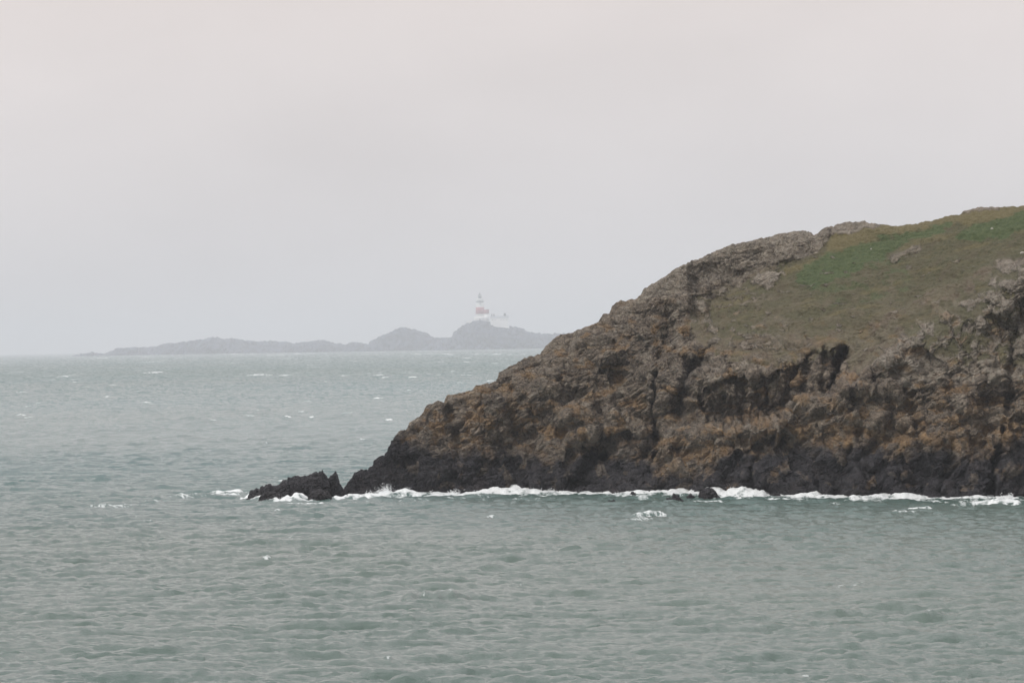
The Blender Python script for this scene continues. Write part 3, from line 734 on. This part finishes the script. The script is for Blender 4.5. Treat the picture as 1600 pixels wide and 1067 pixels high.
bump = np.where(near, hgt*np.exp(-(np.clip(fr-1.0-wob, 0, None)/2.2)**2), 0)
h = h + bump
fo = np.where(near, sstep(5.5, 1.0, fr+3*fbm(X0/2, Y0/5, 155, 4))*sstep(0, .18, hgt), 0)
fo = np.maximum(fo, np.where(near, .9*sstep(30, 1, fr+9*fbm(X0/5, Y0/30, 156, 2))*sstep(-.05, .35, fbm(X0/1.8, Y0/6, 157, 5, .65)), 0))
fo = np.maximum(fo, np.where(near, .85*sstep(11, 3, fr+3*fbm(X0/4, Y0/9, 158, 3))*sstep(-.32, .12, fbm(X0/1.3, Y0/3.5, 159, 5, .65)), 0))
foam = np.maximum(foam, fo)
# surf round the free rocks at the left, and single breaking crests
rg = np.random.default_rng(12)
caps = []                                              # x, y (photo px), half width px, height m, foam, half depth m
caps += [(355,773,34,.42,1.,1.5),(340,776,40,.2,.8,3.),(432,784,26,.38,1.,1.8),(455,785,34,.42,1.,1.5),(462,783,16,.6,1.,1.),(475,788,36,.10,.9,2.),(525,782,12,.35,1.,1.2),(548,781,20,.35,1.,1.5),(570,779,26,.3,1.,1.5),(436,756,7,.5,.9,.8),
         (170,793,44,.10,.62,3.),(255,784,40,.10,.5,2.),(195,789,18,.2,.85,.8),(290,779,30,.15,.6,2),(405,783,16,.3,1.,1.5),(383,779,16,.3,1.,1.5),
         (757,810,15,.22,.85,.8),(768,819,26,.06,.5,1.2),(1012,806,30,.26,.8,1.0),(990,814,30,.08,.5,2.),(1000,810,20,.2,.7,1.),(432,800,8,.25,.9,.7),(1430,799,28,.28,.8,1.5),(1410,803,30,.1,.6,1.5),(1560,787,30,.35,.95,1.6),(1580,791,24,.2,.8,1.5),
         (1318,913,22,.05,.55,1.0),(1340,911,12,.08,.5,.6),(228,816,8,.2,.6,.6),(445,840,9,.06,.5,.5),(410,875,9,.2,.6,.6),(300,878,10,.1,.4,.6),
         (670,940,60,.30,.12,2.6),(625,946,40,.24,.1,2.2),(1180,765,14,.5,1.,1.5),(1075,779,40,.22,.95,1.5),(1000,778,36,.2,.8,2.5),(1100,786,30,.10,.9,1.5),(1062,787,24,.08,.8,1.2),(960,776,24,.12,.7,3)]
caps += [(240,583,16,.8,1.,2.),(400,587,22,.7,1.,2.),(445,587,12,.5,.8,2),(590,587,9,.6,.8,2),(158,560,9,1,1.,3),(240,566,14,1,.8,3),(100,589,12,.6,.7,2),(640,583,14,.5,.7,2),(448,653,6,.35,.9,1),(605,657,7,.3,.9,1),(540,647,9,.3,.6,1),(485,653,4,.35,.9,1)]
for _ in range(900):                                   # open water whitecaps
    y = 553+ (1067-553)*rg.random()**3.6
    x = rg.uniform(-400, 2000)
    p = y-hz(x); r = 9000*EYE/p
    caps.append((x, y, rg.uniform(2., 7.)*(1.2 if r > 900 else .9), rg.uniform(.03, .1)*(1 if r < 900 else 3), (rg.uniform(.2, .5) if r < 700 else rg.uniform(.45, .93)), rg.uniform(.12, .3)*(1+r/500)))
for (x, y, hw, hh, f, dep) in caps:
    p = y-hz(x); r = 9000*EYE/p; cx = (x-800)/9000*r; ww = hw*r/9000
    i0, i1 = np.searchsorted(rr, [r-4*dep-3*r*5e-6*r, r+4*dep+3*r*5e-6*r]); i0 = max(0, i0-2); i1 = min(len(rr), i1+3)
    tc = cx/r; j0, j1 = np.searchsorted(th, [tc-3*ww/r, tc+3*ww/r])
    if j1-j0 < 2: continue
    sl_ = (slice(i0, i1), slice(j0, j1))
    xx = (X0[sl_]-cx)/ww; dd = max(dep, .75*float(dR[min(i1, len(rr)-1)-1, 0]))
    yy = (Y0[sl_]-r+ .8*dep*perlin(X0[sl_]/max(ww, .1)*1.3, X0[sl_]*0+x, 7))/dd
    prof = np.exp(-xx**4)*np.exp(-yy**2)
    h[sl_] += hh*prof*(.8+.5*perlin(X0[sl_]*2.1, Y0[sl_]*.4, 19))
    nse = 1.3*fbm(X0[sl_]*(2.6 if r < 900 else .7)+Y0[sl_]*.5, Y0[sl_]*1.3, 21, 5, .65)+(.3 if r > 900 else 0.) if f < .95 else fbm(X0[sl_]*1.2, Y0[sl_]*.5, 23, 4)+.2
    foam[sl_] = np.maximum(foam[sl_], f*sstep(.12, .95, prof*(.75+.9*nse)+.25*nse*(prof > .05)))
# small crest foam where the waves pile up
Jf = (h-bump)/.15
foam = np.maximum(foam, .35*sstep(2.6, 3.6, Jf+1.1*fbm(X0*1.5, Y0*1.0, 163, 3))*(RR < 900))
edge = sstep(math.radians(8.2), math.radians(7.4), np.abs(TH))
h *= edge; cxs *= edge; cys *= edge
h[0] = 0
Zs = h; XS = X0+cxs*edge; YS = Y0+cys*edge
NV = np.stack([-sx, -sy, np.ones_like(sx)], -1); NV /= np.linalg.norm(NV, axis=-1, keepdims=True)
t = NT('sea_water')
fm = t.attr('foam').outputs['Fac']
n1 = t.noise(.012, 4, .55, sc=(1, .45, 1)); n2 = t.noise(.0035, 3, .5, sc=(1, .3, 1)); n3 = t.noise(6., 3, .6)
wat = t.mix(t.rng(n1, .35, .65), (.070, .108, .090), (.098, .130, .104))
gy = t.n('ShaderNodeNewGeometry'); ly = t.n('ShaderNodeSeparateXYZ'); t.l(gy.outputs['Position'], ly.inputs[0])
band = t.math('MULTIPLY', t.rng(ly.outputs['Y'], 330, 560, .1, 1, True), t.rng(ly.outputs['Y'], 1100, 3000, 1, .55, True))   # clearer water offshore of the turbid inshore strip
wat = t.mix(t.math('MULTIPLY', band, t.rng(n2, .34, .6, .45, 1.)), wat, (.046, .120, .120))
fcol = t.mix(t.rng(n3, .3, .7), (.62, .64, .63), (.84, .85, .84))
n4 = t.noise(1.7, 6, .7, sc=(1, .3, 1))
fmask = t.rng(t.math('ADD', t.math('ADD', fm, t.math('MULTIPLY', t.math('SUBTRACT', n3, .5), .7)), t.math('MULTIPLY', t.math('SUBTRACT', n4, .5), 1.5)), .2, .85, smooth=True)
fmask = t.math('MULTIPLY', fmask, t.rng(fm, .02, .12))
t.l(t.mix(fmask, wat, fcol), t.b.inputs['Base Color'])
t.b.inputs['IOR'].default_value = 1.333
cd0 = t.n('ShaderNodeNewGeometry'); cd1 = t.n('ShaderNodeVectorMath', operation='LENGTH'); t.l(cd0.outputs['Position'], cd1.inputs[0])
t.l(t.math('ADD', t.rng(fmask, 0, 1, .15, .7), t.rng(cd1.outputs['Value'], 400, 3000, 0, .16)), t.b.inputs['Roughness'])   # unresolved ripples far off
t.l(t.rng(fmask, 0, 1, .5, .1), t.b.inputs['Specular IOR Level'])
na = t.attr('wavenormal'); geo_ = t.n('ShaderNodeNewGeometry')
cd = t.n('ShaderNodeVectorMath', operation='LENGTH'); t.l(geo_.outputs['Position'], cd.inputs[0])
fx_ = t.rng(cd.outputs['Value'], 350, 1400, 0., .45)
vm_ = t.n('ShaderNodeMix', data_type='VECTOR'); t.l(fx_, vm_.inputs['Factor']); t.l(geo_.outputs['Normal'], vm_.inputs['A']); t.l(na.outputs['Vector'], vm_.inputs['B'])
pn = t.n('ShaderNodeVectorMath', operation='NORMALIZE'); t.l(geo_.outputs['Incoming'], pn.inputs[0])
vb = t.n('ShaderNodeVectorMath', operation='SCALE'); t.l(pn.outputs[0], vb.inputs[0]); t.l(t.rng(cd.outputs['Value'], 350, 2500, 0., .12), vb.inputs['Scale'])
va_ = t.n('ShaderNodeVectorMath', operation='ADD'); t.l(vm_.outputs['Result'], va_.inputs[0]); t.l(vb.outputs[0], va_.inputs[1])
nn_ = t.n('ShaderNodeVectorMath', operation='NORMALIZE'); t.l(va_.outputs[0], nn_.inputs[0])
bp = t.n('ShaderNodeBump'); bp.inputs['Strength'].default_value = 1.; bp.inputs['Distance'].default_value = .13
t.l(t.noise(3.2, 5, .65, sc=(.55, .8, 1)), bp.inputs['Height']); t.l(nn_.outputs[0], bp.inputs['Normal'])
t.l(bp.outputs[0], t.b.inputs['Normal'])
M_SEA = t.m
me = mesh_grid('sea', XS, YS, Zs, dict(foam=foam, wavenormal=NV), flip=True)
sea = link('sea', me, M_SEA); tag(sea, kind='structure')
# the rest of the water sheet: around, beside and behind the viewpoint
ang = np.radians(np.linspace(8.2, 351.8, 140)); ra = np.array([140., 300, 700, 1500, 4000, 12000, rr[-1]])
RA, AN = np.meshgrid(ra, ang, indexing='ij')
zero = np.zeros_like(RA); nv_ = np.zeros(RA.shape+(3,)); nv_[..., 2] = 1
me = mesh_grid('sea_around', RA*np.sin(AN), RA*np.cos(AN), zero, dict(foam=zero, wavenormal=nv_), flip=True)
tag(link('sea', me, M_SEA), kind='structure')
a_ = np.radians(np.linspace(0, 360, 181))[:-1]
vs = [(0, 0, 0)]+[(140*math.sin(q), 140*math.cos(q), 0) for q in a_]
me = mesh_py('sea_near', vs, [(0, (k+1) % 180+1, k+1) for k in range(180)])
tag(link('sea', me, M_SEA), kind='structure')

# spray thrown up where the swell meets the rock
rg = np.random.default_rng(5)
vs, fs = [], []
def drop(x, y, z, r):
    b = len(vs); a = rg.random()*6.28
    for q in range(3): vs.append((x+r*math.cos(a+q*2.094), y+r*math.sin(a+q*2.094), z-r*.5))
    vs.append((x, y, z+r)); fs.extend([(b,b+1,b+3),(b+1,b+2,b+3),(b+2,b,b+3),(b+2,b+1,b)])
for (px, py, wpx, hpx, n_) in [(600,769,13,17,2200),(628,770,14,11,1200),(805,769,10,8,500),(778,769,16,7,600),(1150,772,26,17,2800),(1178,772,18,15,2000),(1127,772,8,12,600),(1060,776,6,9,350),
                               (435,772,12,7,500),(465,773,10,8,400),(620,771,30,5,600),(1265,775,22,7,700),(1400,777,24,6,500),(1002,772,24,5,500),(545,774,10,6,300),(437,757,6,6,250),(350,773,26,5,500)]:
    p = py-hz(px); Yc = min(9000*EYE/p, float(Ybase(max(px, 533)))-1.0) if px > 533 else 453.0
    if 400 < px < 480 and py > 760: Yc = 448.5
    if px == 437: Yc = 459.5
    if px < 400: Yc = 9000*EYE/p
    for _ in range(n_):
        if _ % 60 == 0: jx = rg.normal()*.38; jd = rg.normal()*.35+jx*.6; jh = rg.uniform(.35, 1.)*math.exp(-jx*jx*2)
        v = min(1., abs(rg.normal())*.5); u = jx+jd*v+rg.normal()*(.07+.16*v)
        x = (px+u*wpx-800)/9000*Yc; z = -.05+v*jh*hpx*.05*1.35
        drop(x, Yc-.6+rg.normal()*.5, z, rg.uniform(.02, .06)*(1.25-.8*v))
for _s in range(46):
    px = rg.uniform(560, 1640); wpx = rg.uniform(6, 18); hpx = rg.uniform(3, 9); Yc = float(Ybase(px))-1.2
    for _ in range(160):
        v = abs(rg.normal())*.5; x = (px+rg.normal()*.5*wpx-800)/9000*Yc
        drop(x, Yc+rg.normal()*.6, -.05+min(v, 1.2)*hpx*.05*math.exp(-((x*9000/Yc+800-px)/wpx)**2), rg.uniform(.02, .05))
M_SPRAY = plain('spray_white', (.85, .87, .87), 1., .03, 3.)
o = link('surf_spray', mesh_py('surf_spray', vs, fs), M_SPRAY); tag(o, 'white spray bursting along the black foot of the headland', 'spray', kind='stuff')

# ---------------------------------------------------------------- haze
HX, HY0, HY1, HZ0, HZ1 = 47500., -47500., 47500., -16., 150.
hv, hf = box(-HX, HX, HY0, HY1, HZ0, HZ1)
mh = bpy.data.materials.new('haze'); mh.use_nodes = True; ht = mh.node_tree; ht.nodes.clear()
ho = ht.nodes.new('ShaderNodeOutputMaterial'); hp = ht.nodes.new('ShaderNodeVolumePrincipled')
hp.inputs['Color'].default_value = (.93, .935, .975, 1); hp.inputs['Density'].default_value = 0.88e-4; hp.inputs['Anisotropy'].default_value = 0.0
ht.links.new(hp.outputs[0], ho.inputs['Volume'])
o = link('haze', mesh_py('haze', hv, hf), mh); tag(o, 'pale sea haze thickening towards the far islands', 'haze', kind='stuff')
